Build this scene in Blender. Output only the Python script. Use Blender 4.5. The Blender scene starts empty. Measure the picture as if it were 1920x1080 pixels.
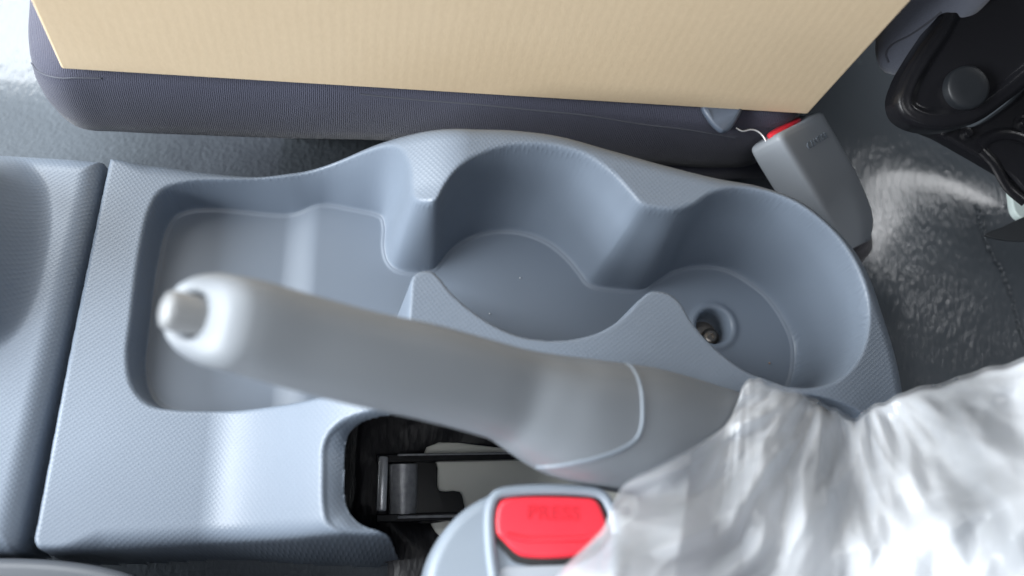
import bpy, bmesh, math, random
import numpy as np
from mathutils import Vector
from mathutils.bvhtree import BVHTree
random.seed(4)
rng = np.random.default_rng(7)
SC = bpy.context.scene
COL = SC.collection

# ------------------------------------------------------------------ camera
F = 1900.0          # focal length in photo pixels
H = 0.43            # camera height above the cup floor
_n = np.array([-292, -630, -F]); _n /= np.linalg.norm(_n)
_U = -_n
_X = np.array([1, 0, 0]) - _U[0] * _U; _X /= np.linalg.norm(_X)
_Y = np.cross(_U, _X)
R = np.array([_X, _Y, _U])
CAMP = np.array([0, 0, H])
cd = bpy.data.cameras.new('camera'); cam = bpy.data.objects.new('camera', cd); COL.objects.link(cam)
from mathutils import Matrix
M4 = Matrix([list(R[0]) + [0], list(R[1]) + [0], list(R[2]) + [H], [0, 0, 0, 1]])
cam.matrix_world = M4
cd.sensor_width = 36; cd.lens = F / 1920 * 36
cd.clip_start = 0.01; cd.clip_end = 50
cd.dof.use_dof = True; cd.dof.focus_distance = 0.438; cd.dof.aperture_fstop = 5.6
SC.camera = cam

# ------------------------------------------------------------------ light (daylight through the car's windows, plus an overhead fill)
W = bpy.data.worlds.new('World'); SC.world = W; W.use_nodes = True
W.node_tree.nodes['Background'].inputs[0].default_value = (0.72, 0.84, 1.0, 1)
W.node_tree.nodes['Background'].inputs[1].default_value = 0.045
def area(name, loc, target, sx, sy, power, color):
    l = bpy.data.lights.new(name, 'AREA'); l.shape = 'RECTANGLE'; l.size = sx; l.size_y = sy
    l.energy = power; l.color = color
    o = bpy.data.objects.new(name, l); COL.objects.link(o)
    o.location = loc
    o.rotation_euler = (Vector(target) - Vector(loc)).to_track_quat('-Z', 'Y').to_euler()
area('windscreen_light', (-1.25, -0.10, 0.66), (0.05, 0.1, 0), 1.5, 0.6, 66, (0.93, 0.97, 1.0))
area('passenger_window_light', (-0.50, 0.98, 1.15), (0.0, 0.12, 0), 1.2, 0.9, 36, (0.93, 0.97, 1.0))
area('overhead_fill_light', (-0.10, -0.32, 1.45), (0.05, 0.1, 0), 0.9, 0.45, 4.2, (0.97, 0.98, 1.0))  # overhead fill added to lighten the brake slot, not a window
area('rear_window_light', (1.27, 0.84, 1.05), (0.3, 0.22, 0), 0.34, 0.18, 2.6, (0.97, 0.98, 1.0))
SC.view_settings.view_transform = 'Standard'; SC.view_settings.look = 'None'
SC.view_settings.exposure = 0.07; SC.view_settings.gamma = 1.0

# ------------------------------------------------------------------ pixel ray -> world helpers
def ray(px, py): return R @ np.array([px - 960, 540 - py, -F])
def P(px, py, z):
    d = ray(px, py); return CAMP + d * ((z - H) / d[2])
def Pplane(px, py, p0, n):
    d = ray(px, py); return CAMP + d * (np.dot(n, p0 - CAMP) / np.dot(n, d))
def proj(p):
    c = (np.asarray(p) - CAMP) @ R
    return 960 + F * c[..., 0] / -c[..., 2], 540 - F * c[..., 1] / -c[..., 2]
def sstep(a, b, x):
    t = np.clip((x - a) / (b - a), 0, 1); return t * t * (3 - 2 * t)

def spline(pts, n=8, closed=True):
    pts = np.asarray(pts, float); m = len(pts); out = []
    for i in range(m if closed else m - 1):
        if closed: p0, p1, p2, p3 = pts[i - 1], pts[i], pts[(i + 1) % m], pts[(i + 2) % m]
        else: p0, p1, p2, p3 = pts[max(i - 1, 0)], pts[i], pts[i + 1], pts[min(i + 2, m - 1)]
        d01 = max(np.linalg.norm(p1 - p0), 1e-9) ** .5; d12 = max(np.linalg.norm(p2 - p1), 1e-9) ** .5; d23 = max(np.linalg.norm(p3 - p2), 1e-9) ** .5
        m1 = (p2 - p1) if d01 < 1e-4 else d12 * ((p1 - p0) / d01 - (p2 - p0) / (d01 + d12) + (p2 - p1) / d12)
        m2 = (p2 - p1) if d23 < 1e-4 else d12 * ((p2 - p1) / d12 - (p3 - p1) / (d12 + d23) + (p3 - p2) / d23)
        for k in range(n):
            t = k / n
            out.append((2*t**3-3*t*t+1)*p1 + (t**3-2*t*t+t)*m1 + (-2*t**3+3*t*t)*p2 + (t**3-t*t)*m2)
    if not closed: out.append(pts[-1])
    return np.array(out)

def sdf(x, y, poly):
    """signed distance, positive inside; vectorised over flat x,y"""
    poly = np.asarray(poly)[:, :2]; n = len(poly)
    best = np.full(x.shape, 1e9); ins = np.zeros(x.shape, bool)
    for i in range(n):
        ax, ay = poly[i]; bx, by = poly[(i + 1) % n]
        ex, ey = bx - ax, by - ay; L = ex * ex + ey * ey + 1e-18
        wx = x - ax; wy = y - ay
        t = np.clip((wx * ex + wy * ey) / L, 0, 1)
        dx = wx - t * ex; dy = wy - t * ey
        np.minimum(best, dx * dx + dy * dy, out=best)
        c = (ay > y) != (by > y)
        if c.any():
            xi = ax + (y - ay) * ex / (ey if ey != 0 else 1e-12)
            ins ^= c & (x < xi)
    d = np.sqrt(best)
    return np.where(ins, d, -d)

# ------------------------------------------------------------------ object helpers
def tag(o, label=None, cat=None, group=None, kind=None):
    if label: o['label'] = label
    if cat: o['category'] = cat
    if group: o['group'] = group
    if kind: o['kind'] = kind
    return o
def empty(name, loc, label, cat, group=None):
    o = bpy.data.objects.new(name, None); COL.objects.link(o); o.location = loc; o.empty_display_size = 0.02
    return tag(o, label, cat, group)
def link(name, me, mat, parent=None, smooth=True):
    o = bpy.data.objects.new(name, me); COL.objects.link(o)
    if mat and not me.materials: me.materials.append(mat)
    if smooth and len(me.polygons): me.polygons.foreach_set('use_smooth', [True] * len(me.polygons))
    if parent:
        o.parent = parent; o.matrix_parent_inverse = Matrix.Translation(-Vector(parent.location))
    return o
def mesh(name, V, Fc, mat, parent=None, smooth=True, sub=0, auto=None):
    me = bpy.data.meshes.new(name); me.from_pydata([tuple(map(float, v)) for v in V], [], Fc); me.validate()
    b = bmesh.new(); b.from_mesh(me); bmesh.ops.recalc_face_normals(b, faces=b.faces); b.to_mesh(me); b.free()
    o = link(name, me, mat, parent, smooth)
    if auto is not None: me.set_sharp_from_angle(angle=math.radians(auto))
    if sub:
        m = o.modifiers.new('s', 'SUBSURF'); m.levels = m.render_levels = sub
    return o
def loft(name, rings, mat, parent=None, caps=(True, True), sub=0, auto=None, closed=True):
    n = len(rings[0]); V = np.concatenate(rings); Fc = []
    for i in range(len(rings) - 1):
        for j in range(n if closed else n - 1):
            k = (j + 1) % n
            Fc.append((i * n + j, i * n + k, (i + 1) * n + k, (i + 1) * n + j))
    if caps[0]: Fc.append(tuple(range(n)))
    if caps[1]: Fc.append(tuple(range((len(rings) - 1) * n, len(rings) * n)))
    return mesh(name, V, Fc, mat, parent, True, sub, auto)
def chaikin(p, it=2, q=0.25):
    p = np.asarray(p, float)
    for _ in range(it):
        nx = np.roll(p, -1, 0)
        p = np.stack([(1 - q) * p + q * nx, q * p + (1 - q) * nx], 1).reshape(-1, 3)
    return p
def tube(name, pts, r, mat, parent=None, n=8, sq=1.0, caps=True):
    pts = np.asarray(pts, float); rings = []
    r = np.broadcast_to(r, (len(pts),))
    for i, p in enumerate(pts):
        t = pts[min(i + 1, len(pts) - 1)] - pts[max(i - 1, 0)]; t /= np.linalg.norm(t) + 1e-12
        a = np.cross(t, [0, 0, 1.0]); a /= np.linalg.norm(a) + 1e-9; b = np.cross(a, t)
        rings.append([p + r[i] * (math.cos(w) * a + sq * math.sin(w) * b) for w in np.linspace(0, 2 * math.pi, n, endpoint=False)])
    return loft(name, [np.array(x) for x in rings], mat, parent, (caps, caps), auto=50)
def offset2(pts, nrm, d):
    """offset a closed outline lying in a plane with normal nrm inwards by d"""
    pts = np.asarray(pts); c = pts.mean(0)
    t = np.roll(pts, -1, 0) - np.roll(pts, 1, 0); t /= np.linalg.norm(t, axis=1)[:, None] + 1e-12
    n = np.cross(nrm, t)
    if np.sum(n * (c - pts)) < 0: n = -n
    return pts + n * d
def slab(name, pts, nrm, thick, r, mat, parent=None, steps=4, auto=50, both=False):
    """rounded-edge plate: outline pts (top face), body goes along -nrm"""
    nrm = np.asarray(nrm, float); nrm /= np.linalg.norm(nrm)
    pts = np.asarray(pts); rings = []
    if both:
        for k in range(steps): 
            a = math.pi / 2 * k / steps
            rings.append(offset2(pts, nrm, r * (1 - math.sin(a))) - nrm * (thick - r * (1 - math.cos(a))))
    else: rings.append(pts - nrm * thick)
    for k in range(steps + 1):
        a = math.pi / 2 * k / steps
        rings.append(offset2(pts, nrm, r * (1 - math.cos(a))) - nrm * (r - r * math.sin(a)))
    return loft(name, rings, mat, parent, auto=auto)
def lathe(name, prof, c, axis, mat, parent=None, n=40, auto=40):
    """prof = list of (radius, height) along axis"""
    axis = np.asarray(axis, float); axis /= np.linalg.norm(axis)
    a = np.cross(axis, [0.3, 0.9, 0.1]); a /= np.linalg.norm(a); b = np.cross(axis, a); c = np.asarray(c)
    rings = [np.array([c + axis * h + r * (math.cos(w) * a + math.sin(w) * b) for w in np.linspace(0, 2 * math.pi, n, endpoint=False)]) for r, h in prof]
    return loft(name, rings, mat, parent, auto=auto)
def lay(o, pxs, lift=0.0):
    """points where camera rays through pixels meet object o (for seams that run on its surface)"""
    dg = bpy.context.evaluated_depsgraph_get(); t = BVHTree.FromObject(o, dg); out = []
    mw = o.matrix_world.copy()
    off = Vector(o.matrix_parent_inverse.translation) + (o.parent.location if o.parent else Vector())
    for px, py in pxs:
        d = Vector(ray(px, py)).normalized(); h = t.ray_cast(Vector(CAMP) - off, d)
        if h[0] is not None: out.append(np.array(h[0] + off + h[1] * lift))
    return out

# ------------------------------------------------------------------ materials
def mat(name, color, rough=0.5, metal=0.0, spec=0.5, coat=0.0):
    m = bpy.data.materials.new(name); m.use_nodes = True; b = m.node_tree.nodes['Principled BSDF']
    b.inputs['Base Color'].default_value = (*color, 1); b.inputs['Roughness'].default_value = rough
    b.inputs['Metallic'].default_value = metal; b.inputs['Specular IOR Level'].default_value = spec
    b.inputs['Coat Weight'].default_value = coat
    return m
class NT:
    def __init__(s, m): s.t = m.node_tree; s.b = s.t.nodes['Principled BSDF']
    def n(s, typ, **kw):
        x = s.t.nodes.new(typ)
        for k, v in kw.items():
            if k in x.inputs: x.inputs[k].default_value = v
            else: setattr(x, k, v)
        return x
    def l(s, a, b): s.t.links.new(a, b)
    def math(s, op, a, b=None, c=None):
        x = s.t.nodes.new('ShaderNodeMath'); x.operation = op
        for i, v in enumerate((a, b, c)):
            if v is None: continue
            if isinstance(v, (int, float)): x.inputs[i].default_value = v
            else: s.l(v, x.inputs[i])
        return x.outputs[0]
    def coords(s, scale=(1, 1, 1), rot=(0, 0, 0)):
        tc = s.n('ShaderNodeTexCoord'); mp = s.n('ShaderNodeMapping')
        mp.inputs['Scale'].default_value = scale; mp.inputs['Rotation'].default_value = rot
        s.l(tc.outputs['Object'], mp.inputs[0]); return mp.outputs[0]
    def noise(s, co, scale, detail=4, rough=0.5):
        x = s.n('ShaderNodeTexNoise'); x.inputs['Scale'].default_value = scale; x.inputs['Detail'].default_value = detail
        x.inputs['Roughness'].default_value = rough; s.l(co, x.inputs['Vector']); return x.outputs[0]
    def bump(s, h, strength, dist, prev=None):
        x = s.n('ShaderNodeBump'); x.inputs['Strength'].default_value = strength; x.inputs['Distance'].default_value = dist
        s.l(h, x.inputs['Height'])
        if prev is not None: s.l(prev, x.inputs['Normal'])
        s.l(x.outputs[0], s.b.inputs['Normal']); return x.outputs[0]
    def vary(s, c0, c1, fac):
        x = s.n('ShaderNodeMix', data_type='RGBA'); x.inputs['A'].default_value = (*c0, 1); x.inputs['B'].default_value = (*c1, 1)
        s.l(fac, x.inputs['Factor']); s.l(x.outputs['Result'], s.b.inputs['Base Color']); return x.outputs['Result']
def ramp(nt, f, a, b):
    x = nt.n('ShaderNodeMapRange'); x.inputs['From Min'].default_value = a; x.inputs['From Max'].default_value = b
    nt.l(f, x.inputs['Value']); return x.outputs[0]

PL = (0.162, 0.196, 0.246)
def plastic(name, c, grain, rough=0.42):
    m = mat(name, c, rough); t = NT(m); co = t.coords()
    big = t.noise(co, 25, 3); t.vary(tuple(v * .95 for v in c), tuple(v * 1.05 for v in c), big)
    fine = t.noise(co, 2600, 2)
    nb = t.bump(fine, 0.10, 0.0002)
    rr = t.math('ADD', t.math('MULTIPLY', t.noise(co, 60, 3), 0.12), rough - .06); t.l(rr, t.b.inputs['Roughness'])
    if grain:
        sep = t.n('ShaderNodeSeparateXYZ'); cg = t.coords((1, 1, 1), (0, 0, math.radians(7))); t.l(cg, sep.inputs[0])
        k = 2 * math.pi / 0.0021
        a = t.math('SINE', t.math('MULTIPLY', sep.outputs[0], k)); b = t.math('SINE', t.math('MULTIPLY', sep.outputs[1], k))
        dots = t.math('POWER', t.math('MULTIPLY', t.math('ADD', t.math('MULTIPLY', a, b), 1.0), 0.5), 2.5)
        at = t.n('ShaderNodeAttribute', attribute_name='grain')
        dots = t.math('MULTIPLY', dots, at.outputs['Fac'])
        t.bump(dots, 0.5, 0.00015, nb)
    return m
M_CONS = plastic('grained_grey_plastic', PL, True, 0.43)
M_GRIP = plastic('satin_grip_plastic', (0.205, 0.225, 0.25), False, 0.5)
M_SLEEVE = plastic('sleeve_plastic', (0.165, 0.178, 0.198), False, 0.42)
M_BUCK = plastic('buckle_plastic', (0.22, 0.258, 0.305), False, 0.38)
M_BUCKD = plastic('dark_buckle_plastic', (0.31, 0.34, 0.38), False, 0.45)
M_BLACK = mat('black_steel', (0.009, 0.009, 0.011), 0.27, 0.0, 0.38)
t = NT(M_BLACK); t.bump(t.noise(t.coords(), 300, 3), 0.15, 0.0006)
M_BLACKM = mat('black_matte_steel', (0.012, 0.012, 0.013), 0.5)
M_CAPM = mat('pivot_cap_grey', (0.014, 0.016, 0.019), 0.4, spec=0.3)
M_STEEL = mat('bright_steel', (0.75, 0.77, 0.8), 0.38, 0.6)
M_STEELD = mat('dull_steel', (0.22, 0.23, 0.25), 0.42, 0.35); t = NT(M_STEELD); t.vary((.16, .17, .19), (.42, .43, .45), t.noise(t.coords(), 400, 4))
M_SCREW = mat('screw_steel', (0.30, 0.28, 0.26), 0.3, 0.9)
M_CREAM = mat('cream_painted_steel', (0.52, 0.53, 0.48), 0.35); t = NT(M_CREAM); t.vary((.80, .81, .74), (.88, .88, .81), t.noise(t.coords(), 30, 3))
M_RED = mat('red_button_plastic', (0.74, 0.028, 0.048), 0.38)
M_WHITE = mat('pale_plastic', (0.62, 0.72, 0.70), 0.4)
M_RUB = mat('black_leathery_boot', (0.010, 0.010, 0.013), 0.45, spec=0.3)
t = NT(M_RUB); co = t.coords((1, .35, 1)); v = t.n('ShaderNodeTexVoronoi', feature='F1'); v.inputs['Scale'].default_value = 420; t.l(co, v.inputs['Vector'])
t.bump(t.math('ADD', v.outputs['Distance'], t.noise(co, 500, 4)), 0.3, 0.0008)

def vinyl(name, c, rough=0.22, strength=0.8):
    m = mat(name, c, rough); t = NT(m)
    co = t.coords((1, .45, 1), (0, 0, math.radians(25)))
    w = t.noise(t.coords(), 45, 3)
    n1 = t.noise(co, 380, 4, .55); v = t.n('ShaderNodeTexVoronoi', feature='SMOOTH_F1'); v.inputs['Scale'].default_value = 460; t.l(co, v.inputs['Vector'])
    h = t.math('ADD', n1, t.math('MULTIPLY', v.outputs['Distance'], .7))
    b1 = t.bump(w, 0.18, 0.005); t.bump(h, strength, 0.0011, b1)
    t.vary(tuple(k * .88 for k in c), tuple(k * 1.1 for k in c), t.noise(t.coords(), 12, 4))
    t.l(t.math('ADD', t.math('MULTIPLY', t.noise(t.coords(), 30, 3), .2), rough - .1), t.b.inputs['Roughness'])
    t.b.inputs['Coat Weight'].default_value = 0.45; t.b.inputs['Coat Roughness'].default_value = 0.12
    return m
M_VINYL = vinyl('grey_vinyl_floor', (0.125, 0.143, 0.163), 0.24, 0.38)
M_VINYLD = vinyl('charcoal_vinyl', (0.045, 0.048, 0.055), 0.30, 0.9)

def fabric(name, c, rib=0.00085, rot=0.0, rough=0.85, sheen=0.4):
    m = mat(name, c, rough); t = NT(m)
    t.b.inputs['Sheen Weight'].default_value = sheen; t.b.inputs['Sheen Roughness'].default_value = 0.4
    co = t.coords((1, 1, 1), (0, 0, rot)); sep = t.n('ShaderNodeSeparateXYZ'); t.l(co, sep.inputs[0])
    warp = t.math('MULTIPLY', t.noise(co, 220, 2), 0.0006)
    s = t.math('SINE', t.math('MULTIPLY', t.math('ADD', sep.outputs[0], warp), 2 * math.pi / rib))
    fuzz = t.noise(co, 1800, 3)
    h = t.math('ADD', t.math('MULTIPLY', s, .16), fuzz)
    t.bump(h, 0.7, 0.0005)
    cn = t.math('ADD', t.math('MULTIPLY', fuzz, .55), t.math('ADD', t.math('MULTIPLY', t.noise(co, 40, 3), .35), t.math('MULTIPLY', s, .04)))
    t.vary(tuple(k * .65 for k in c), tuple(k * 1.4 for k in c), cn)
    return m
M_SEAT = fabric('slate_seat_fabric', (0.054, 0.057, 0.086), sheen=0.25)
M_BACK = fabric('backrest_fabric', (0.15, 0.165, 0.215), 0.0005, 0.6)
M_STITCH = mat('seam_thread', (0.075, 0.08, 0.10), 0.8)

# cardboard: faint flute lines along the box height, fibre speckle
M_CARD = mat('kraft_cardboard', (0.60, 0.46, 0.29), 0.75, spec=0.25)
t = NT(M_CARD); co = t.coords(); sep = t.n('ShaderNodeSeparateXYZ'); t.l(co, sep.inputs[0])
fl = t.math('SINE', t.math('ADD', t.math('MULTIPLY', sep.outputs[0], 2 * math.pi / 0.0042), t.math('MULTIPLY', t.noise(co, 18, 2), 2.0)))
fib = t.noise(t.coords((1, 1, .35)), 900, 4); blot = t.noise(co, 22, 4)
f = t.math('ADD', t.math('MULTIPLY', fl, 0.012), t.math('ADD', t.math('MULTIPLY', fib, .6), t.math('MULTIPLY', blot, .4)))
t.vary((0.67, 0.515, 0.335), (0.81, 0.65, 0.45), f)
t.bump(t.math('ADD', t.math('MULTIPLY', fl, .15), t.math('MULTIPLY', fib, .5)), 0.2, 0.0002)

M_BAG = bpy.data.materials.new('milky_plastic_film'); M_BAG.use_nodes = True
t = NT(M_BAG); b = t.b
b.inputs['Base Color'].default_value = (0.80, 0.835, 0.885, 1); b.inputs['Roughness'].default_value = 0.2
b.inputs['Coat Weight'].default_value = 0.3; b.inputs['Coat Roughness'].default_value = 0.15
out = t.t.nodes['Material Output']
tr = t.n('ShaderNodeBsdfTranslucent'); tr.inputs[0].default_value = (0.86, 0.89, 0.93, 1)
tp = t.n('ShaderNodeBsdfTransparent'); tp.inputs[0].default_value = (0.93, 0.95, 0.98, 1)
mx = t.n('ShaderNodeMixShader'); mx.inputs[0].default_value = 0.42
t.l(b.outputs[0], mx.inputs[1]); t.l(tr.outputs[0], mx.inputs[2])
at = t.n('ShaderNodeAttribute', attribute_name='clear')
mx2 = t.n('ShaderNodeMixShader'); t.l(at.outputs['Fac'], mx2.inputs[0])
t.l(mx.outputs[0], mx2.inputs[1]); t.l(tp.outputs[0], mx2.inputs[2]); t.l(mx2.outputs[0], out.inputs['Surface'])
rn = t.noise(t.coords(), 22, 2, .5); rn2 = t.noise(t.coords((1, 1, 1), (.3, .2, .9)), 48, 2, .5)
rid = t.math('ADD', t.math('ABSOLUTE', t.math('SUBTRACT', rn, .5)), t.math('MULTIPLY', t.math('ABSOLUTE', t.math('SUBTRACT', rn2, .5)), .5))
bb = t.bump(rid, 0.30, 0.009)

# ------------------------------------------------------------------ grid meshes
def gridmesh(name, X, Y, Z, keep, material, parent=None, attrs=None):
    """X,Y,Z (ny,nx) vertex arrays, keep (ny-1,nx-1) cell mask"""
    ny, nx = X.shape; idx = np.arange(nx * ny).reshape(ny, nx)
    q = np.stack([idx[:-1, :-1], idx[:-1, 1:], idx[1:, 1:], idx[1:, :-1]], -1)[keep]
    used = np.zeros(nx * ny, bool); used[q.ravel()] = True
    remap = np.cumsum(used) - 1
    V = np.stack([X.ravel(), Y.ravel(), Z.ravel()], 1)[used]; q = remap[q]
    me = bpy.data.meshes.new(name)
    me.vertices.add(len(V)); me.vertices.foreach_set('co', V.astype(np.float32).ravel())
    me.loops.add(q.size); me.loops.foreach_set('vertex_index', q.astype(np.int32).ravel())
    me.polygons.add(len(q)); me.polygons.foreach_set('loop_start', np.arange(0, q.size, 4, dtype=np.int32))
    me.polygons.foreach_set('loop_total', np.full(len(q), 4, dtype=np.int32))
    me.polygons.foreach_set('use_smooth', np.ones(len(q), bool))
    me.update(calc_edges=True)
    for k, a in (attrs or {}).items():
        at = me.attributes.new(k, 'FLOAT', 'POINT'); at.data.foreach_set('value', a.ravel()[used].astype(np.float32))
    me.materials.append(material)
    return link(name, me, None, parent, False)

def ztop(x, y):
    sh = 0.026 * sstep(0.115, 0.165, y)
    z = 0.020 + 0.050 * sstep(-0.062, 0.010, x - sh)
    z = z - 0.010 * sstep(0.17, 0.225, x) - 0.004 * sstep(0.10, 0.03, y) * sstep(0.0, 0.04, x)
    return z
def Ptop(px, py, dz=0.0):
    z = 0.04
    for _ in range(30):
        p = P(px, py, z); z = 0.5 * z + 0.5 * (float(ztop(p[0], p[1])) + dz)
    return P(px, py, z)
def contour(pix, n=8, dz=0.0): return spline([Ptop(a, b, dz)[:2] for a, b in pix], n)

def round_drop(d, r, draft):
    """d = distance past the start of the edge rounding; returns how far the surface has dropped"""
    ph = math.pi / 2 - draft; dm = r * math.sin(ph)
    a = r - np.sqrt(np.maximum(r * r - np.minimum(np.maximum(d, 0), dm) ** 2, 0))
    return a + np.maximum(d - dm, 0) / math.tan(draft)

def pebble(): pass

# ================================================================== rear console tray with cup holders
OUT = [(204,299),(205,295.5),(209,295),(216,295.5),(300,302),(400,315),(480,321),(560,312),(640,288),(700,262),(780,238),(870,229),(960,232),(1050,243),(1150,270),(1250,298),
       (1350,323),(1430,338),(1500,362),(1560,405),(1610,458),(1640,510),(1665,580),(1690,660),(1706,740),(1716,830),(1700,900),(1640,960),(1500,985),
       (1300,1000),(1000,1000),(800,1000),(640,1000),(560,1008),(400,1018),(250,1026),(150,1029),(82,1030),(70,1028),(64,1020),(62,1010),(67,985),(133,640)]
VOID = [(247,600),(262,480),(282,392),(305,357),(355,341),(450,334),(540,328),(620,307),(690,281),(728,274),(750,283),(765,312),(768,345),(770,364),(776,374),(787,378),(808,378),
        (820,373),(835,347),(860,315),(900,291),(950,275),(1000,272),(1050,277),(1100,293),(1150,328),(1182,362),(1203,384),(1235,392),(1270,394),
        (1302,384),(1335,364),(1372,354),(1412,354),(1465,367),(1520,398),(1572,446),(1609,507),(1627,565),(1626,625),(1609,672),(1575,709),(1535,724),
        (1487,725),(1442,711),(1398,694),(1342,652),(1300,605),(1276,566),(1255,549),(1222,545),(1200,560),(1170,592),(1130,619),(1085,633),
        (1035,637),(980,630),(930,610),(880,577),(845,545),(824,518),(812,508),(798,506),(784,509),(773,519),(768,560),(762,620),(745,665),(700,705),(640,732),(560,752),
        (480,764),(400,769),(330,767),(280,757),(250,725),(240,670)]
CREST = [(598,880),(600,835),(612,808),(640,784),(690,769),(760,762),(900,752),(1100,738),(1300,735),(1400,735),(1545,745),(1640,800),(1660,1000),(1500,1090),
         (780,1090),(690,1030),(640,1008),(608,985),(599,950)]
SLOT = [(645,880),(647,835),(655,808),(675,791),(710,781),(765,776),(900,765),(1100,750),(1300,746),(1390,746),(1540,758),(1615,810),(1630,1000),(1500,1190),
        (830,1190),(790,1055),(752,1019),(722,998),(680,984),(658,966),(647,940)]
cOUT = contour(OUT, 6); cVOID = contour(VOID, 5); cCREST = contour(CREST, 6)
cSLOT = contour(SLOT, 6, -0.009)
FLO = [(272,720),(268,640),(278,520),(298,430),(320,396),(350,384),(400,381),(450,385),(510,391),(552,391),(590,382),(615,380),(660,388),(700,396),(718,405),
       (724,425),(723,460),(728,485),(740,500),(760,507),(790,507),(812,502),(822,492),(845,465),(880,442),(920,431),(950,429),(990,435),(1030,452),(1065,480),
       (1090,510),(1104,528),(1120,535),(1150,539),(1203,541),(1233,524),(1265,505),(1314,496),(1362,502),(1405,524),(1443,556),(1470,594),(1489,637),(1492,675),
       (1484,718),(1460,755),(1415,775),(1350,768),(1290,738),(1240,700),(1200,665),(1165,640),(1140,640),(1110,658),(1060,690),(980,706),(900,688),(845,652),(805,615),(780,598),(755,592),
       (742,600),(738,645),(722,690),(688,727),(640,745),(560,762),(480,773),(400,778),(330,773),(290,755)]
cFLO = spline([P(a, b, 0.001)[:2] for a, b in FLO], 5)
h = 0.0005
xs = np.arange(-0.140, 0.245, h); ys = np.arange(0.002, 0.212, h)
X, Y = np.meshgrid(xs, ys); x = X.ravel(); y = Y.ravel()
dO = sdf(x, y, cOUT); dV = sdf(x, y, cVOID); dC = sdf(x, y, cCREST); dS = sdf(x, y, cSLOT)
top = ztop(x, y)
RO, DR = 0.0022 + 0.0055 * sstep(-0.112, -0.095, x), math.radians(4)
z = top - round_drop(RO - dO, RO, DR)
zc = top - 0.0                                                   # slot bevel
tb = np.clip(dC, 0, None) / (np.clip(dC, 0, None) + np.clip(-dS, 0, None) + 1e-6)
soft = np.sqrt(np.maximum(dC, -0.0015) ** 2 + 0.0012 ** 2)
z = z - 0.011 * np.where(dC > -0.003, np.clip(tb, 0, 1) ** 1.1, 0) * sstep(-0.0005, 0.003, dC)
# the pocket: walls, floor fillet, floor
nearside = 1 - sstep(0.118, 0.135, y) * sstep(-0.06, -0.05, x)
RV = 0.0019 - 0.0006 * nearside * sstep(-0.01, 0.01, x); DV = math.radians(6.0); RF = 0.0014
left = sstep(0.0, -0.05, x)
floor = np.zeros_like(x)
xr0, xr1 = P(532, 400, 0)[0], P(603, 385, 0)[0]
floor += -0.0045 * (1 - sstep(xr0, xr1, x))
c2 = P(1338, 612, 0.0); rr = np.hypot(x - c2[0], y - c2[1])
floor += 0.0009 * np.exp(-((rr - 0.0100) / 0.0018) ** 2)
topv = z.copy()
zr = topv - RV                                                   # bottom of the rim rounding
dF = np.minimum(sdf(x, y, cFLO), dV - 0.0018)
a_ = np.clip(dV, 0, None); tt = a_ / (a_ + np.clip(-dF, 0, None) + 1e-6)
wall = np.where(dV < 0, topv - (RV - np.sqrt(np.maximum(RV * RV - np.clip(dV + RV, 0, RV) ** 2, 0))), zr + (floor + RF - zr) * tt)
q = np.clip(dF, 0, RF)
fil = floor + RF - np.sqrt(np.maximum(RF * RF - (RF - q) ** 2, 0)) + 0.00055 * np.exp(-((dF - RF * .8) / 0.0006) ** 2)
inside = dV > -RV
z = np.where(inside, np.where(dF > 0, fil, wall), z)
hole = rr < 0.0092
z = np.where(hole, floor - np.minimum(round_drop(0.0092 - rr, 0.0012, math.radians(5)), 0.016), z)
zfloor = -0.035
z = np.maximum(z, np.where(dO > 0, -1, zfloor))
grain = np.clip(1 - sstep(-0.0003, 0.0012, dV), 0, 1)
# snap the cut edge of the slot onto its contour
gx = np.gradient(dS.reshape(X.shape), h, axis=1).ravel(); gy = np.gradient(dS.reshape(X.shape), h, axis=0).ravel()
cellin = (dS.reshape(X.shape) < 0)
okO = (z.reshape(X.shape) > -0.0348)
keep = (cellin[:-1, :-1] | cellin[1:, 1:] | cellin[:-1, 1:] | cellin[1:, :-1]) & (okO[:-1, :-1] & okO[1:, 1:] & okO[:-1, 1:] & okO[1:, :-1])
near = (dS > 0) & (dS < 2.2 * h)
xx = np.where(near, x - dS * gx, x); yy = np.where(near, y - dS * gy, y)
sh = X.shape
con = gridmesh('cup_holder_console', xx.reshape(sh), yy.reshape(sh), z.reshape(sh), keep, M_CONS, None, {'grain': grain})
def skirt(o, sel, dz):
    """give an open cut edge some material thickness"""
    me = o.data; b = bmesh.new(); b.from_mesh(me)
    es = [e for e in b.edges if e.is_boundary and sel(e.verts[0].co) and sel(e.verts[1].co)]
    r = bmesh.ops.extrude_edge_only(b, edges=es)
    vs = [g for g in r['geom'] if isinstance(g, bmesh.types.BMVert)]
    for v in vs: v.co.z -= dz
    for f in b.faces: f.smooth = True
    b.to_mesh(me); b.free()
sl = [Vector((p[0], p[1])) for p in cSLOT]
sx = np.array([p[0] for p in cSLOT]); sy = np.array([p[1] for p in cSLOT])
def on_slot(co):
    return np.min(np.hypot(sx - co.x, sy - co.y)) < 0.004 and co.z > -0.02
skirt(con, on_slot, 0.003)
tag(con, 'grey plastic console tray with two round cup holders and a handbrake slot', 'centre console')

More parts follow.
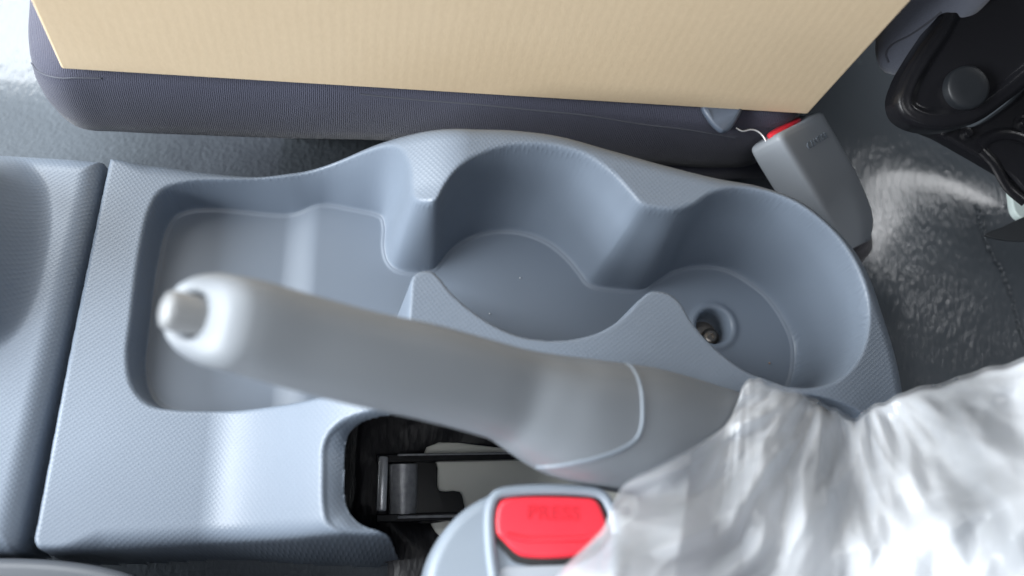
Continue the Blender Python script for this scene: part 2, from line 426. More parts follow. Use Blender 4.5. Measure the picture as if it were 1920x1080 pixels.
# ================================================================== front console section (left edge)
FO = [(-420,262),(-200,272),(0,279),(120,286),(168,290),(184,291.5),(189,294),(189.5,300),(173,390),(141,520),(108,660),(76,800),(47,930),(30,1010),(24,1028),(10,1034),(0,1034),(-150,1030),(-420,1030)]
FV = [(-300,300),(-60,296),(0,302),(40,318),(68,350),(76,400),(70,470),(45,560),(5,625),(-60,660),(-300,700)]
cFO = spline([P(a, b, 0.021)[:2] for a, b in FO], 6); cFV = spline([P(a, b, 0.021)[:2] for a, b in FV], 6)
hx = 0.0006
X2, Y2 = np.meshgrid(np.arange(-0.225, -0.105, hx), np.arange(0.004, 0.205, hx)); x = X2.ravel(); y = Y2.ravel()
dO2 = sdf(x, y, cFO); dV2 = sdf(x, y, cFV)
z = 0.021 - round_drop(0.009 - dO2, 0.009, math.radians(4))
z = z + 0.050 * sstep(-0.005, 0.026, dV2)
z = np.maximum(z, -0.03)
ok = (dO2.reshape(X2.shape) > -0.0025)
keep2 = ok[:-1, :-1] & ok[1:, 1:] & ok[:-1, 1:] & ok[1:, :-1]
fc = gridmesh('front_console_section', X2, Y2, z.reshape(X2.shape), keep2, M_CONS, None, {'grain': np.ones_like(x)})
tag(fc, 'grey grained console panel with a shaded bulge, at the left edge of the picture', 'console panel')

# ================================================================== floor
hf = 0.003
xf = np.arange(-0.75, 0.95, hf); yf = np.arange(-0.45, 0.95, hf)
X3, Y3 = np.meshgrid(xf, yf); x = X3.ravel(); y = Y3.ravel()
z = -0.095 + 0.056 * np.exp(-((y - 0.115) / (0.125 + 0.14 * sstep(0.16, 0.28, x))) ** 4) * (1 - 0.5 * sstep(0.16, 0.42, x))
hp = P(1930, 340, -0.03)
z += 0.010 * np.exp(-(((x - hp[0]) * .8 + (y - hp[1]) * .3) / 0.05) ** 2 - ((y - hp[1]) / 0.045) ** 2)
def lowf(x, y, s, seed):
    r = np.random.default_rng(seed); o = 0
    for _ in range(7):
        a = r.uniform(0, 6.28); k = r.uniform(.6, 1.8) * s; o = o + np.sin((x * math.cos(a) + y * math.sin(a)) * k + r.uniform(0, 6))
    return o / 7
z += 0.0018 * lowf(x, y, 50, 3)
fl = gridmesh('floor', X3, Y3, z.reshape(X3.shape), np.ones((len(yf) - 1, len(xf) - 1), bool), M_VINYL)
tag(fl, 'grey glossy embossed vinyl covering the car floor and tunnel', kind='structure')
def floor_z(px, py):
    q = lay(fl, [(px, py)]); return q[0]
# heat-welded seam of small beads on the vinyl, right edge
bm = bmesh.new()
for p in lay(fl, spline([(1832,385),(1838,415),(1848,450),(1862,480),(1880,512),(1893,545),(1903,580),(1912,620),(1925,660)], 7, False), 0.0):
    r = 0.0011 + random.random() * .0007
    g = bmesh.ops.create_icosphere(bm, subdivisions=2, radius=r, matrix=Matrix.Translation(Vector(p) + Vector(((random.random()-.5)*.0015, (random.random()-.5)*.001, 0))))
me = bpy.data.meshes.new('welded_seam'); bm.to_mesh(me); bm.free(); so = link('welded_seam', me, M_VINYL, fl)

# ================================================================== passenger seat
seat = empty('passenger_seat', (0.05, 0.35, -0.02), 'slate grey fabric passenger seat under the cardboard box with black recliner bracket', 'car seat')
zt = 0.035
edge = [P(a, b, zt)[:2] for a, b in [(90,-330),(62,-150),(52,0),(50,60),(62,108),(105,143),(190,150),(400,158),(700,172),(1000,196),(1300,226),(1400,233),(1475,225),(1520,170),(1570,60),(1600,-60),(1640,-250),(1660,-330)]]
edge = np.array(edge); edge = np.concatenate([edge, [[0.30, 0.62], [-0.10, 0.62]]])
edge = spline(edge, 8)
e3 = np.c_[edge, np.zeros(len(edge))]
def ring(o, z, wob=0.0):
    r = offset2(e3, np.array([0, 0, 1.0]), o); r[:, 2] = z
    if wob: r[:, 1] += wob * np.sin(r[:, 0] * 38 + 1) ; r[:, 2] += wob * .6 * np.sin(r[:, 0] * 61)
    return r
rings = [ring(.10, -.09), ring(.09, -.022), ring(.03, -.0168), ring(.0055, -.0155, .0006), ring(0.0015, -.0115, .0008), ring(-.0028, -.007, .0008), ring(-.0040, .004, .0008), ring(-.0036, .016, .0006),
         ring(-.0018, .026, .0004), ring(0.0, .0322), ring(.0012, .0338), ring(.0022, .0345), ring(.004, .0368), ring(.010, .0398), ring(.022, .0412), ring(.05, .042)]
cush = loft('cushion', rings, M_SEAT, seat)
st = lay(cush, spline([(60,118),(72,133),(105,145),(150,146),(190,147)], 6, False), 0.0003)
if len(st) > 3: tube('seam', st, 0.00035, M_STITCH, seat, 6)
st = lay(cush, spline([(675,176),(800,188),(900,196),(1000,206),(1100,216),(1200,232),(1290,243),(1380,258)], 8, False), 0.0002)
if len(st) > 3: tube('seam', st, 0.0004, M_STITCH, seat, 6)
# lower valance of the seat behind the console
va = []
for (a, b, zz) in [(1020,262,-.012),(1180,288,-.012),(1300,298,-.012),(1420,296,-.014),(1500,300,-.014)]:
    va.append(P(a, b, zz))
va = spline(va, 6, False)
vr = [va + np.array([0, .012, .010]), va + np.array([0, .002, .006]), va + np.array([0, -.004, -.003]), va + np.array([0, -.005, -.014]), va + np.array([0, .001, -.024]), va + np.array([0, .02, -.028])]
loft('valance', [np.array(r) for r in vr], M_SEAT, seat, (False, False), closed=False)
# backrest lower roll
def box4(pts, it=3): return chaikin(pts, it)
ax = [(1687,95,.060),(1712,52,.070),(1765,-20,.088),(1850,-140,.12),(1990,-330,.17)]
rr_ = [.0105, .0135, .0155, .018, .022]
brings = []
for (a, b, zz), r in zip(ax, rr_):
    c = P(a, b, zz); d = P(1990, -330, .17) - P(1687, 95, .06); d /= np.linalg.norm(d)
    u = np.cross(d, [0, 0, 1.0]); u /= np.linalg.norm(u); v = np.cross(u, d)
    brings.append(np.array([c + r * (math.copysign(abs(math.cos(w)) ** .75, math.cos(w)) * u * 1.15 + math.copysign(abs(math.sin(w)) ** .75, math.sin(w)) * v) for w in np.linspace(0, 2 * math.pi, 28, endpoint=False)]))
c0 = brings[0].mean(0); d = brings[1].mean(0) - c0; d /= np.linalg.norm(d)
brings.insert(0, c0 + (brings[0] - c0) * .72 - d * .006); brings.insert(0, c0 + (brings[0] - c0) * .3 - d * .009)
back = loft('backrest', brings, M_BACK, seat, sub=1)
bpy.context.view_layer.update()
st = lay(back, spline([(1765,22),(1740,42),(1705,66),(1672,84),(1662,100),(1666,116)], 7, False), 0.0002)
if len(st) > 3: tube('seam', st, 0.00045, M_STITCH, seat, 6)
# recliner bracket: stamped black arm in a leaning plane
pn = np.array([-0.06, -0.28, 0.95]); pn /= np.linalg.norm(pn)
p0 = P(1810, 165, 0.085)
arm = spline([Pplane(a, b, p0, pn) for a, b in [(1900,-330),(1830,-130),(1790,-30),(1758,40),(1722,95),(1694,145),(1683,185),(1692,215),(1722,235),(1775,242),(1835,228),(1895,188),(1960,135),(2100,20),(2250,-150),(2330,-330),(2100,-400)]], 6)
au = np.cross([0, 1, 0], pn); au /= np.linalg.norm(au); av = np.cross(pn, au)
a2 = np.stack([(arm - p0) @ au, (arm - p0) @ av], 1)
ha = .0007
U, V_ = np.meshgrid(np.arange(a2[:, 0].min() - .004, a2[:, 0].max() + .004, ha), np.arange(a2[:, 1].min() - .004, a2[:, 1].max() + .004, ha))
dA = sdf(U.ravel(), V_.ravel(), a2)
hgt = -round_drop(.0032 - dA, .0032, math.radians(8)) - .0016 * sstep(.0058, .0090, dA) + .0004 * np.exp(-((dA - .0052) / .0010) ** 2)
hgt = np.maximum(hgt, -.012)
gu = np.gradient(dA.reshape(U.shape), ha, axis=1).ravel(); gv = np.gradient(dA.reshape(U.shape), ha, axis=0).ravel()
neg = dA < 0
U = np.where(neg, U.ravel() - dA * gu, U.ravel()).reshape(U.shape); V_ = np.where(neg, V_.ravel() - dA * gv, V_.ravel()).reshape(U.shape)
h0 = -float(round_drop(np.array([.0032]), .0032, math.radians(8))[0])
hgt = np.where(neg, h0, hgt)
W3 = p0 + U.ravel()[:, None] * au + V_.ravel()[:, None] * av + hgt[:, None] * pn
okA = (dA > -1.05 * ha).reshape(U.shape)
loft('bracket_edge', [offset2(arm, pn, .0011) + pn * (.00012 - float(round_drop(np.array([.0021]), .0032, math.radians(8))[0])), offset2(arm, pn, .0004) + pn * (.00015 - float(round_drop(np.array([.0028]), .0032, math.radians(8))[0])), arm + pn * h0, arm + pn * (h0 - .004), arm - pn * .012], M_BLACK, seat, (False, False))
gridmesh('recliner_bracket', W3[:, 0].reshape(U.shape), W3[:, 1].reshape(U.shape), W3[:, 2].reshape(U.shape), okA[:-1, :-1] & okA[1:, 1:] & okA[:-1, 1:] & okA[1:, :-1], M_BLACK, seat)
pc = Pplane(1810, 166, p0, pn)
lathe('pivot_cap', [(.0092, -.004), (.0092, .0024), (.0088, .0031), (.0078, .0035), (.004, .0036), (.0005, .0036)], pc, pn, M_CAPM, seat)
# lower bracket
p1 = P(1850, 300, 0.045); qn = np.array([-0.05, -0.25, 0.96]); qn /= np.linalg.norm(qn)
lb = [Pplane(a, b, p1, qn) for a, b in [(1738,243),(1765,238),(1830,235),(1900,190),(2000,100),(2150,120),(2150,560),(1990,425),(1922,360),(1895,332),(1847,302),(1800,275),(1762,254)]]
slab('seat_foot_bracket', spline(lb, 6), qn, 0.008, 0.002, M_BLACK, seat)
for (a, b, r) in [(1811,252,.0020), (1916,232,.0024), (1770,246,.0014)]:
    c = Pplane(a, b, p1, qn)
    lathe('bolt', [(r * 1.7, -.001), (r * 1.7, .0006), (r, .0009), (r, .0026), (r * .8, .0032), (.0002, .0034)], c, qn, M_BLACK, seat, 16)
for pts in ([(1838,274),(1852,258),(1875,250),(1905,252),(1940,268)], [(1840,282),(1862,305),(1890,352),(1920,378)]):
    tube('stamped_rib', [Pplane(a, b, p1, qn) + qn * .0003 for a, b in spline(pts, 6, False)], .0030, M_BLACK, seat, sq=.35)
# plastic lug and bent spring wire on the seat's edge below the box
lugp = [P(a, b, zz) for a, b, zz in [(1318,200,.042),(1392,200,.042),(1386,222,.042),(1366,248,.040),(1350,250,.040)]]
slab('recline_lug', spline([lugp[0], lugp[1], lugp[2], lugp[3], lugp[4]], 5), (-.1, -.55, .8), .006, .002, plastic('lug_plastic', (.10, .125, .17), False), seat)
tube('spring_wire', [P(a, b, .036) for a, b in spline([(1380,240),(1392,246),(1408,243),(1420,246),(1432,257),(1440,275)], 5, False)], .00042, M_STEEL, seat, 8)

# ================================================================== cardboard box
zb = 0.0405
A = P(115, 130, zb); B = P(1515, 215, zb)
ex = (B - A); Lx = np.linalg.norm(ex); ex /= Lx
dn = np.array([-ex[1], ex[0], 0])                # away from the camera
HB, DB = 0.33, 0.24
up = np.array([0.030, 0.02, 1.0]); up /= np.linalg.norm(up)
bx = empty('cardboard_box', tuple((A + B) / 2 + dn * DB / 2), 'plain brown cardboard box resting on the slate grey seat cushion', 'box')
def panel(name, o, u, v, w, lu, lv, th, m, parent):
    c = [o, o + u * lu, o + u * lu + v * lv, o + v * lv]
    V = c + [p - w * th for p in c]
    o_ = mesh(name, V, [(0, 1, 2, 3), (4, 7, 6, 5), (0, 4, 5, 1), (1, 5, 6, 2), (2, 6, 7, 3), (3, 7, 4, 0)], m, parent, False)
    bv = o_.modifiers.new('b', 'BEVEL'); bv.width = .0012; bv.segments = 3
    return o_
T = .003
fp = panel('front_panel', A, ex, up, -dn, Lx, HB, T, M_CARD, bx)
panel('side_panel', A + dn * T, dn, up, -ex, DB - 2 * T, HB, T, M_CARD, bx)
panel('side_panel', B + dn * T, dn, up, ex, DB - 2 * T, HB, T, M_CARD, bx)
panel('back_panel', A + dn * DB, ex, up, dn, Lx, HB, T, M_CARD, bx)
for k in (0, 1):
    panel('top_flap', A + up * (HB + .0005) + dn * (k * (DB / 2 + .0006)), ex, dn, up, Lx, DB / 2 - .0006, -T, M_CARD, bx)
panel('base_panel', A + dn * T + ex * T + up * .0002, ex, dn, -up, Lx - 2 * T, DB - 2 * T, T, M_CARD, bx)

# ================================================================== text helper
def text(name, s, size, origin, u, v, m, parent, depth=.0002, bold=0.0):
    c = bpy.data.curves.new(name, 'FONT'); c.body = s; c.size = size; c.extrude = depth; c.align_x = 'CENTER'; c.align_y = 'CENTER'; c.offset = bold
    c.space_character = 1.12
    tmp = bpy.data.objects.new('tmp', c); COL.objects.link(tmp)
    me = bpy.data.meshes.new_from_object(tmp.evaluated_get(bpy.context.evaluated_depsgraph_get())); bpy.data.objects.remove(tmp)
    u = np.asarray(u, float); u /= np.linalg.norm(u); v = np.asarray(v, float); v -= u * np.dot(u, v); v /= np.linalg.norm(v); w = np.cross(u, v)
    Mx = Matrix([[u[0], v[0], w[0], origin[0]], [u[1], v[1], w[1], origin[1]], [u[2], v[2], w[2], origin[2]], [0, 0, 0, 1]])
    me.transform(Mx); me.name = name
    me.materials.clear()
    return link(name, me, m, parent, False)

# ================================================================== CENTER buckle behind the cup holder
bk = empty('centre_seat_belt_buckle', tuple(P(1600, 440, -.02)), 'grey seat belt buckle with a red edge and embossed CENTER beside the cardboard box corner', 'seat belt buckle')
secs = [ # edge toward viewer, A end (right), back, B end (left)
    [(1462,254,.044), (1546,212,.030), (1492,222,.012), (1406,282,.028)],
    [(1466,262,.044), (1552,222,.030), (1497,236,.010), (1408,290,.028)],
    [(1500,318,.036), (1588,285,.022), (1540,310,.000), (1440,345,.020)],
    [(1545,392,.026), (1622,352,.012), (1580,380,-.010), (1485,415,.010)],
    [(1575,445,.016), (1640,410,.003), (1605,440,-.020), (1520,470,.000)],
    [(1590,470,.010), (1634,448,-.001), (1612,462,-.022), (1545,490,-.006)]]
def sect(s, shrink=0):
    p = np.array([P(*q) for q in s]); c = p.mean(0); p = c + (p - c) * (1 - shrink)
    # densify straight sides so only the corners are rounded
    o = []
    for i in range(4):
        a, b2 = p[i], p[(i + 1) % 4]
        o += [a + (b2 - a) * f for f in (0.0, .22, .5, .78)]
    return chaikin(np.array(o), 2)
rg = [sect(s) for s in secs]
axd = rg[0].mean(0) - rg[1].mean(0); axd /= np.linalg.norm(axd)
rg = spline(np.array(rg).reshape(len(rg), -1), 4, False).reshape(-1, len(rg[0]), 3)
rg = list(rg)
body = loft('buckle_body', [rg[0].mean(0) + (rg[0] - rg[0].mean(0)) * .88 + axd * .0012, rg[0].mean(0) + (rg[0] - rg[0].mean(0)) * .955 + axd * .0007] + rg, M_BUCKD, bk, auto=60)
rb = [P(1447,256,.041), P(1506,228,.0325), P(1497,222,.022), P(1434,258,.034)]
rb = chaikin(np.array(rb), 2)
loft('red_release_button', [rb - axd * .002, rb + axd * .0009, rb.mean(0) + (rb - rb.mean(0)) * .9 + axd * .0014], M_RED, bk, auto=50)
bpy.context.view_layer.update()
tp_ = lay(body, [(1518, 272), (1532, 264), (1545, 256), (1535, 276)], 0.0)
if len(tp_) == 4:
    u = tp_[2] - tp_[0]; v = tp_[0] - lay(body, [(1527, 290)])[0]
    text('lettering', 'CENTER', .0044, tp_[1] + np.cross(u, v) / np.linalg.norm(np.cross(u, v)) * .0001, u, v, M_BUCK, bk, .0003)
stalk = [P(1596,418,-.004), P(1612,436,-.008), P(1618,455,-.015), P(1608,480,-.025), P(1590,500,-.04)]
tube('belt_stalk', spline(stalk, 5, False), .0062, fabric('webbing', (.13, .125, .14), .0012), bk, 16, .6)

# ================================================================== handbrake lever
hb = empty('handbrake_lever', tuple(P(1450, 800, .03)), 'smooth grey handbrake lever with push button, raised over the console tray', 'handbrake')
SP = [  # px, py, z, half width px, squash
    (406, 600, .166, 92), (462, 612, .162, 94), (560, 640, .154, 94), (680, 671, .145, 93), (800, 697, .135, 93), (895, 722, .126, 92), (955, 740, .119, 94), (1002, 759, .114, 105),
    (1055, 779, .108, 117), (1115, 792, .101, 122), (1190, 805, .092, 124), (1270, 815, .081, 112), (1340, 820, .070, 96), (1420, 828, .058, 90), (1500, 838, .045, 88)]
SP = [(a, b, .045 + (zz - .045) * .88, w * .965) for a, b, zz, w in SP]
SPa = spline(np.array(SP, float), 5, False)
def hand_ring(i, n=48, sc=1.0, shift=0.0, extra=0.0):
    px, py, zz, w = SPa[i]; c = P(px, py, zz)
    j0, j1 = max(i - 1, 0), min(i + 1, len(SPa) - 1)
    ax = P(*SPa[j1][:3]) - P(*SPa[j0][:3]); ax /= np.linalg.norm(ax)
    view = c - CAMP; dist = -(view @ R)[2]
    hw = w * dist / F
    u = np.cross(ax, view); u /= np.linalg.norm(u)     # across the lever in the picture
    v = np.cross(u, ax); v /= np.linalg.norm(v)
    if v[2] < 0: v = -v
    pts = []
    for wv in np.linspace(0, 2 * math.pi, n, endpoint=False):
        a = math.copysign(abs(math.cos(wv)) ** .72, math.cos(wv)); b = math.copysign(abs(math.sin(wv)) ** .72, math.sin(wv))
        p = c + sc * hw * (a * u + 1.02 * b * v) + ax * (shift + extra * b)
        pts.append(p)
    return np.array(pts), c, ax, u, v, hw
nr = len(SPa)
ISPLIT = None
rings = []
tilt = 0.0055
for i in range(nr):
    e = tilt * max(0, 1 - i / 12.0)
    rings.append(hand_ring(i, extra=e)[0])
_, c0, ax0, u0, v0, hw0 = hand_ring(0)
caps_ = []
for (sc, sh_) in [(.455, .010), (.455, -.0045), (.47, -.0062), (.52, -.0070), (.62, -.0070), (.74, -.0062), (.86, -.0045), (.945, -.0022)]:
    caps_.append(hand_ring(0, sc=sc, shift=sh_, extra=tilt * 1.0)[0])
# hole rings must be round
def round_ring(sc, sh_):
    r = []
    for wv in np.linspace(0, 2 * math.pi, 48, endpoint=False):
        r.append(c0 + sc * hw0 * (math.cos(wv) * u0 + math.sin(wv) * v0) + ax0 * (sh_ + tilt * math.sin(wv) * sc))
    return np.array(r)
for k in range(4): caps_[k] = round_ring([.475, .475, .49, .52][k], [.012, -.0045, -.0062, -.0070][k])
split = 12 * 5
rings_g = caps_ + rings[:split + 1]
grip = loft('grip', rings_g, M_GRIP, hb, (True, False))
slv = [r.mean(0) + (r - r.mean(0)) * .985 for r in rings[split - 30:]]
sleeve = loft('base_sleeve', slv, M_SLEEVE, hb, (False, True))
# release button
lathe('release_button', [(.40 * hw0, .012), (.425 * hw0, -.0118), (.41 * hw0, -.0132), (.36 * hw0, -.0144), (.22 * hw0, -.0152), (.001, -.0155)], c0, ax0, plastic('button_plastic', (.24, .25, .26), False, .28), hb)
bpy.context.view_layer.update()

# moulded seam bead around the grip's rear end
sp_ = spline([(1008,876),(1045,874),(1085,867),(1125,857),(1165,842),(1192,824),(1203,800),(1205,765),(1203,735),(1196,708),(1186,690),(1176,682)], 6, False)
st = lay(grip, sp_, -0.0002)
if len(st) > 4: tube('parting_bead', st, .0008, M_BUCK, hb, 10)

# ================================================================== brake linkage seen through the slot
def bar(name, a, b2, w, t_, m, parent, bev=.0005):
    a = np.asarray(a); b2 = np.asarray(b2); d = b2 - a; L = np.linalg.norm(d); d /= L
    s = np.cross([0, 0, 1.0], d); s /= np.linalg.norm(s); u = np.cross(d, s)
    V = [a + s * w * i + u * t_ * j + d * L * k for k in (0, 1) for i, j in ((-.5, -.5), (.5, -.5), (.5, .5), (-.5, .5))]
    o = mesh(name, V, [(0, 1, 2, 3), (4, 7, 6, 5), (0, 4, 5, 1), (1, 5, 6, 2), (2, 6, 7, 3), (3, 7, 4, 0)], m, parent, False)
    bv = o.modifiers.new('b', 'BEVEL'); bv.width = bev; bv.segments = 2; return o
zl = -0.005
lk = empty('handbrake_linkage', tuple(P(850, 910, zl - .01)), 'black steel handbrake frame with bright cross pin inside the dark slot', 'brake linkage')
bar('side_rail', P(705, 861, zl), P(1180, 851, zl), .0034, .004, M_BLACK, lk)
bar('side_rail', P(705, 973, zl), P(1180, 958, zl), .0034, .004, M_BLACK, lk)
bar('rail_flange', P(745, 853, zl + .003), P(1000, 849, zl + .003), .0009, .0012, M_STEELD, lk)
bar('rail_flange', P(745, 970, zl + .003), P(1000, 964, zl + .003), .0012, .0012, M_STEELD, lk)
a_, b_ = P(719, 857, zl + .004), P(715, 958, zl + .004); d_ = (b_ - a_)
lathe('cross_pin', [(.0006, -.0002), (.0017, 0), (.0020, .0005), (.0020, np.linalg.norm(d_) - .0005), (.0017, np.linalg.norm(d_)), (.0006, np.linalg.norm(d_) + .0002)], a_, d_, M_STEEL, lk, 20)
a_, b_ = P(756, 868, zl - .001), P(756, 965, zl - .004); d_ = (b_ - a_)
lathe('roller', [(.003, 0), (.0062, .0005), (.0062, np.linalg.norm(d_) - .0005), (.003, np.linalg.norm(d_))], a_, d_, M_STEELD, lk, 28)
slab('pawl_plate', spline([P(a, b, zl - .001) for a, b in [(776,866),(800,866),(818,868),(820,905),(824,920),(862,922),(870,945),(872,972),(840,976),(776,976)]], 3), (0, 0, 1), .003, .0006, M_BLACKM, lk)
tubepts = lambda l, z: [P(a, b, z) for a, b in spline(l, 6, False)]
# bare painted steel under the linkage
pf = slab('painted_floor_plate', spline([P(a, b, -.010) for a, b in [(800,838),(930,838),(1030,852),(1150,870),(1200,960),(1100,1010),(830,1010),(800,950)]], 4), (0, 0, 1), .002, .0008, M_CREAM)
tag(pf, 'cream painted steel plate lying below the brake linkage', 'floor plate')
# charcoal sound-deadening pad with leathery grain; near end blackens the shaded gap
hh = .0012
Xp, Yp = np.meshgrid(np.arange(-.03, .125, hh), np.arange(.004, .092, hh)); xq = Xp.ravel(); yq = Yp.ravel()
padpoly = spline([P(a, b, -.02)[:2] for a, b in [(625,900),(628,780),(700,735),(1000,735),(1300,760),(1300,860),(1000,852),(900,842),(860,838),(820,842),(780,860),(765,900),(765,975),(800,985),(1200,990),(1200,1140),(748,1140),(740,1060),(722,1030),(695,1008),(660,1000),(626,980)]], 5)
dp = sdf(xq, yq, padpoly)
zp = -.0125 + np.clip(dp, -.006, 0) * 1.2 + np.clip(dp, 0, .012) * .35 - .012 * sstep(-.002, -.014, xq) + .0012 * lowf(xq, yq, 240, 9)
okp = dp.reshape(Xp.shape) > -.004
pad = gridmesh('sound_deadening_pad', Xp, Yp, zp.reshape(Xp.shape), okp[:-1, :-1] & okp[1:, 1:] & okp[:-1, 1:] & okp[1:, :-1], M_RUB)
tag(pad, 'black leathery grained pad lining the handbrake slot behind the linkage', 'floor pad')
# void under the slot
# twisted wire ends
cb = empty('brake_cable', tuple(P(990, 915, -.02)), 'thin twisted brown wire strands lying on the cream painted plate', 'cable')
def helix(name, pts, r, turns, wr, m, parent):
    pts = spline(pts, 14, False); out = []
    for i, p in enumerate(pts):
        a = turns * 2 * math.pi * i / len(pts); out.append(p + np.array([0, r * math.cos(a), r * math.sin(a)]))
    tube(name, out, wr, m, parent, 6)
M_WIRE = mat('rusty_wire', (.16, .09, .06), .4, .5)
for ph in (0, 1):
    helix('wire_strand', [P(a + ph * 1.5, b, -.018) for a, b in [(966,922),(982,912),(1000,908),(1030,898),(1060,890)]], .0010, 9, .0004, M_WIRE, cb)
helix('wire_strand', [P(a, b, -.018) for a, b in [(895,938),(905,931),(925,928),(960,925)]], .0009, 6, .0004, mat('blue_wire', (.05, .06, .12), .4), cb)

# ================================================================== torx screw in the right cup
hz = -0.0155
sc_ = empty('torx_screw', (c2[0], c2[1], hz), 'small dark steel star-drive screw at the bottom of the right cup holder hole', 'screw')
cs = P(1334, 630, hz + .004); upv = np.array([0, 0, 1.0])
lathe('washer', [(.0068, 0), (.0068, .0008), (.0064, .0011), (.0034, .0011)], (c2[0], c2[1], hz - .0004), upv, M_SCREW, sc_, 36)
rgs = []
for (r, z_) in [(.0040, 0), (.0042, .0016), (.0038, .0028), (.0029, .0034), (.0021, .0036)]:
    rgs.append(np.array([[cs[0] + r * math.cos(w), cs[1] + r * math.sin(w), hz + .0008 + z_] for w in np.linspace(0, 2 * math.pi, 48, endpoint=False)]))
for z_ in (.0036, .0016):
    rgs.append(np.array([[cs[0] + (.0015 + .00035 * math.cos(6 * w)) * math.cos(w), cs[1] + (.0015 + .00035 * math.cos(6 * w)) * math.sin(w), hz + .0008 + z_] for w in np.linspace(0, 2 * math.pi, 48, endpoint=False)]))
loft('screw_head', rgs, M_SCREW, sc_, auto=35)

# ================================================================== PRESS buckle in front
pb = empty('front_seat_belt_buckle', tuple(P(1000, 1060, .07)), 'pale grey seat belt buckle with red PRESS button, partly under the plastic sheet', 'seat belt buckle')
zb2 = .100
bo = spline([P(a, b, zb2) for a, b in [(795,1200),(796,1110),(804,1060),(820,1020),(850,975),(890,942),(930,924),(962,918),(1050,917),(1105,917),(1133,926),(1150,952),(1160,1000),(1166,1100),(1166,1200)]], 5)
slab('buckle_body', bo, (0, 0, 1), .030, .0035, M_BUCK, pb, 6)
def outline(l, z, n=5): return spline([P(a, b, z) for a, b in l], n)
fr = outline([(928,1010),(927,950),(938,932),(960,927),(1090,927),(1122,932),(1138,958),(1146,1000),(1134,1022),(1095,1052),(970,1056),(946,1035)], zb2 + .0008)
slab('button_recess', fr, (0, 0, 1), .0030, .0006, M_BLACKM, pb)
# frame ridge
rd = [P(a, b, zb2 + .0006) for a, b in spline([(938,1150),(926,1080),(919,1020),(919,955),(930,930),(960,921),(1095,920),(1128,928),(1146,955),(1155,1000)], 7, False)]
tube('frame_ridge', rd, .0018, M_BUCK, pb, 10)
bt = outline([(932,1000),(932,955),(941,938),(962,932),(1088,932),(1118,937),(1132,960),(1140,996),(1122,1014),(1092,1038),(1075,1044),(985,1044),(968,1036),(945,1014)], zb2 + .0022)
bt_up = slab('red_release_button', bt, (0, 0, 1), .004, .0016, M_RED, pb, 5)
text('lettering', 'PRESS', .0062, P(1036, 963, zb2 + .0023), (1, -.02, 0), (0, 1, 0), mat('red_lettering', (.56, .02, .036), .4), pb, .0002, .0001)
lz = zb2 + .0022
tube('button_ridge', [P(a, b, lz) for a, b in [(948,1003),(985,1012),(1090,1011),(1128,1000)]], .0009, M_RED, pb, 8)
slab('latch_face', outline([(936,1070),(980,1062),(1100,1062),(1140,1080),(1140,1200),(936,1200)], zb2 + .0006, 3), (0, 0, 1), .002, .0006, M_BUCKD, pb)

# ================================================================== pieces at the right and bottom edges
wp = slab('pale_plastic_tab', spline([P(a, b, .012) for a, b in [(1896,332),(1930,345),(1990,380),(1990,430),(1935,418),(1905,400),(1897,365)]], 5), (0, 0, 1), .004, .001, M_WHITE)
tag(wp, 'pale mint plastic tab at the right edge below the black bracket', 'plastic tab')
mb = slab('metal_blade', spline([P(a, b, .018) for a, b in [(1847,440),(1880,425),(1925,405),(1990,395),(1990,450),(1925,452),(1880,449)]], 4), (0, 0, 1), .0015, .0005, mat('dark_blade', (.035, .038, .042), .4))
tag(mb, 'dark pointed metal blade at the right edge above the vinyl floor', 'bracket')
tr_ = slab('driver_seat_trim', spline([P(a, b, .02) for a, b in [(-120,1052),(-30,1046),(60,1047),(140,1054),(200,1065),(245,1080),(280,1110),(300,1170),(-120,1170)]], 6), (0, 0, 1), .030, .004, plastic('trim', (.085, .095, .112), False, .45))
tag(tr_, 'smooth grey rounded seat trim at the bottom left corner', 'seat trim')

# ================================================================== plastic sheet
TB = spline([(1025,1110),(1050,1070),(1078,1042),(1108,1012),(1132,985),(1146,950),(1170,908),(1235,872),(1315,828),(1362,792),(1382,755),(1403,708),(1440,713),(1500,735),(1560,765),(1600,778),(1640,758),(1700,738),(1800,704),(1900,672),(2050,620)], 16, False)
ns = len(TB); nrw = 150
wb = np.arange(ns); TB = TB + np.stack([np.zeros(ns), (3.5 * np.sin(wb * .11) + 2.5 * np.sin(wb * .29 + 1) + 1.5 * np.sin(wb * .63)) * sstep(120, 200, wb)], 1)
s = np.linspace(0, 1, ns)
BX = np.interp(s, [0, .3, .5, .65, .8, 1], [1040, 1160, 1330, 1520, 1750, 2150])
S, Rr = np.meshgrid(s, np.linspace(0, 1, nrw))
Rr2 = Rr ** 1.15
PX = TB[:, 0][None, :] * (1 - Rr2) + BX[None, :] * Rr2
PY = TB[:, 1][None, :] * (1 - Rr2) + 1330 * Rr2
edgez = np.interp(TB[:, 0], [1025, 1150, 1300, 1400, 1560, 1640, 1760, 2050], [.112, .122, .115, .092, .084, .088, .100, .13])
zz = edgez[None, :] + 0.034 * sstep(0, .55, Rr) * np.interp(PX, [1050, 1300, 1700], [.5, .9, 1.2])
G = (1590, 640)
ang = np.arctan2(PY - G[1], PX - G[0]); rad = np.hypot(PX - G[0], PY - G[1])
def ridged(a, b, sa, sb, seed, oct=4):
    r = np.random.default_rng(seed); o = np.zeros_like(a); amp = 1; tot = 0
    for k in range(oct):
        q = np.zeros_like(a)
        for _ in range(3):
            q += np.sin(a * sa * r.uniform(.6, 1.5) + b * sb * r.uniform(-1, 1) + r.uniform(0, 6.28) + 1.2 * np.sin(b * sb * r.uniform(.5, 1.5) + r.uniform(0, 6)))
        o += amp * (1 - np.abs(q / 3) * 2); tot += amp; amp *= .5; sa *= 1.9; sb *= 1.8
    return o / tot
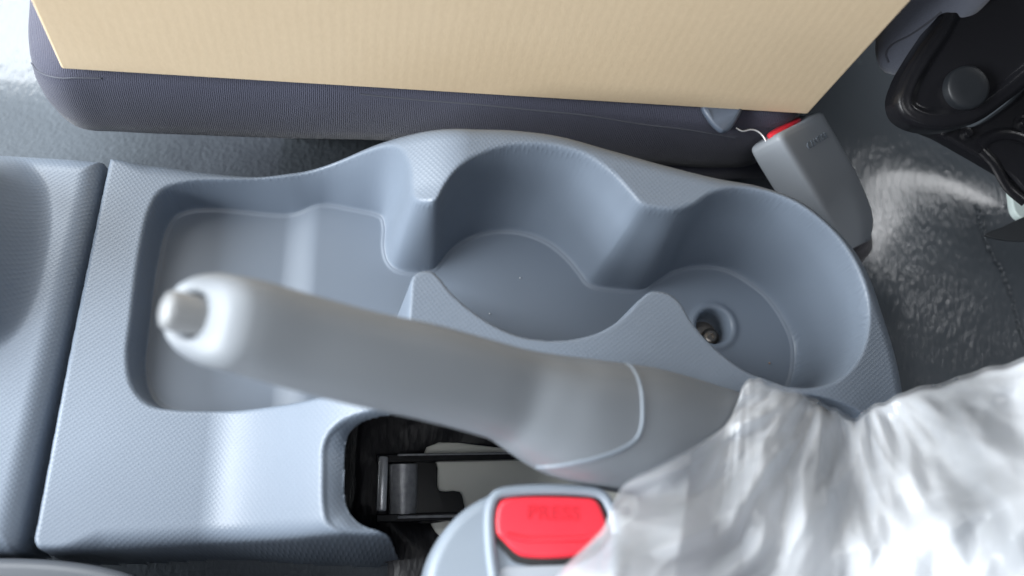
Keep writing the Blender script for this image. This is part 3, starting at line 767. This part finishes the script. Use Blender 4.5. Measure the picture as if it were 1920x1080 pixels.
def tri(u): return 2 * np.abs(u - np.floor(u + .5))
def crease(a, b, sa, sb, seed, n=5):
    r = np.random.default_rng(seed); o = np.zeros_like(a); tot = 0
    for k in range(n):
        w = r.uniform(.5, 1.0); f = r.uniform(.55, 1.7)
        u = a * sa * f + b * sb * r.uniform(-1, 1) + r.uniform(0, 1) + .22 * np.sin(b * sb * r.uniform(2, 5) + r.uniform(0, 6)) + .15 * np.sin(a * sa * r.uniform(1, 3))
        t_ = tri(u); o += w * np.sqrt(t_ * t_ + .006); tot += w
    return o / tot * 2 - 1
fold = crease(ang, rad / 100, 1.7, .22, 31, 4)
fold2 = crease(ang, rad / 100, 3.4, .6, 8, 5)
cr = crease(PX / 100, PY / 100, .42, .45, 12, 6)
leftw = np.interp(PX, [1050, 1500, 1640, 1900], [1, 1, .6, .3])
amp = sstep(0, .12, Rr)
zz = zz + amp * (leftw * (.014 * fold + .0055 * fold2) + .008 * cr * (1.2 - leftw))
# hem turns down at the free edge
zz = zz - .008 * (1 - sstep(0, .035, Rr)) ** 2
pts = np.empty(PX.shape + (3,))
d = np.stack([PX - 960, 540 - PY, np.full_like(PX, -F)], -1) @ R.T
pts = CAMP + d * ((zz - H) / d[..., 2])[..., None]
# folds pull the film sideways too, so creases have real overhang
clear = .10 + .40 * (1 - sstep(0, .10, Rr)) * sstep(1380, 1420, PX) * (1 - sstep(1600, 1680, PX)) + .10 * (1 - sstep(0, .06, Rr)) + .22 * (1 - sstep(1080, 1190, PX)) 
patch = lowf(PX / 100 + .3 * fold2, PY / 100, 1.5, 5)
clear = np.clip(clear + .14 + .7 * patch - .12 * fold2, 0.02, .8)
bag = gridmesh('plastic_sheet', pts[..., 0], pts[..., 1], pts[..., 2], np.ones((nrw - 1, ns - 1), bool), M_BAG, None, {'clear': clear})
tag(bag, 'crumpled milky white plastic sheet covering the handbrake base at lower right', 'plastic sheet')
# covered driver's seat under the film, raised and stretched unseen to shade the console
ds = slab('driver_seat_cushion', spline([[-.32,-.012,.105],[-.03,-.006,.105],[.0,-.02,.105],[.04,-.05,.105],[.15,-.055,.105],[.30,-.03,.105],[.42,-.01,.105],[.44,-.10,.105],[.44,-.45,.105],[.2,-.47,.105],[-.1,-.46,.105],[-.34,-.3,.105],[-.34,-.05,.105]], 6), (0, 0, 1), .16, .015, fabric('driver_seat_fabric', (.16, .17, .20)), None, 6)
tag(ds, 'grey driver seat cushion under the crumpled milky plastic sheet', 'car seat')

# crumbs lying in the cup holders
def crumb(px, py, r_, m, label):
    b = bmesh.new(); bmesh.ops.create_icosphere(b, subdivisions=2, radius=r_)
    for v in b.verts: v.co *= random.uniform(.7, 1.2)
    p = P(px, py, .0003); me = bpy.data.meshes.new('crumb'); b.to_mesh(me); b.free()
    o = link('crumb', me, m); o.location = tuple(p); tag(o, label, 'crumb')
crumb(1443, 681, .00055, mat('brown_crumb', (.35, .26, .22), .7), 'tiny brown crumb on the floor of the right cup holder')
crumb(975, 521, .00032, mat('white_crumb', (.75, .77, .8), .7), 'tiny white speck near the middle of the left cup holder floor')
crumb(918, 588, .00030, mat('white_crumb', (.75, .77, .8), .7), 'tiny white speck near the near side of the left cup holder floor')
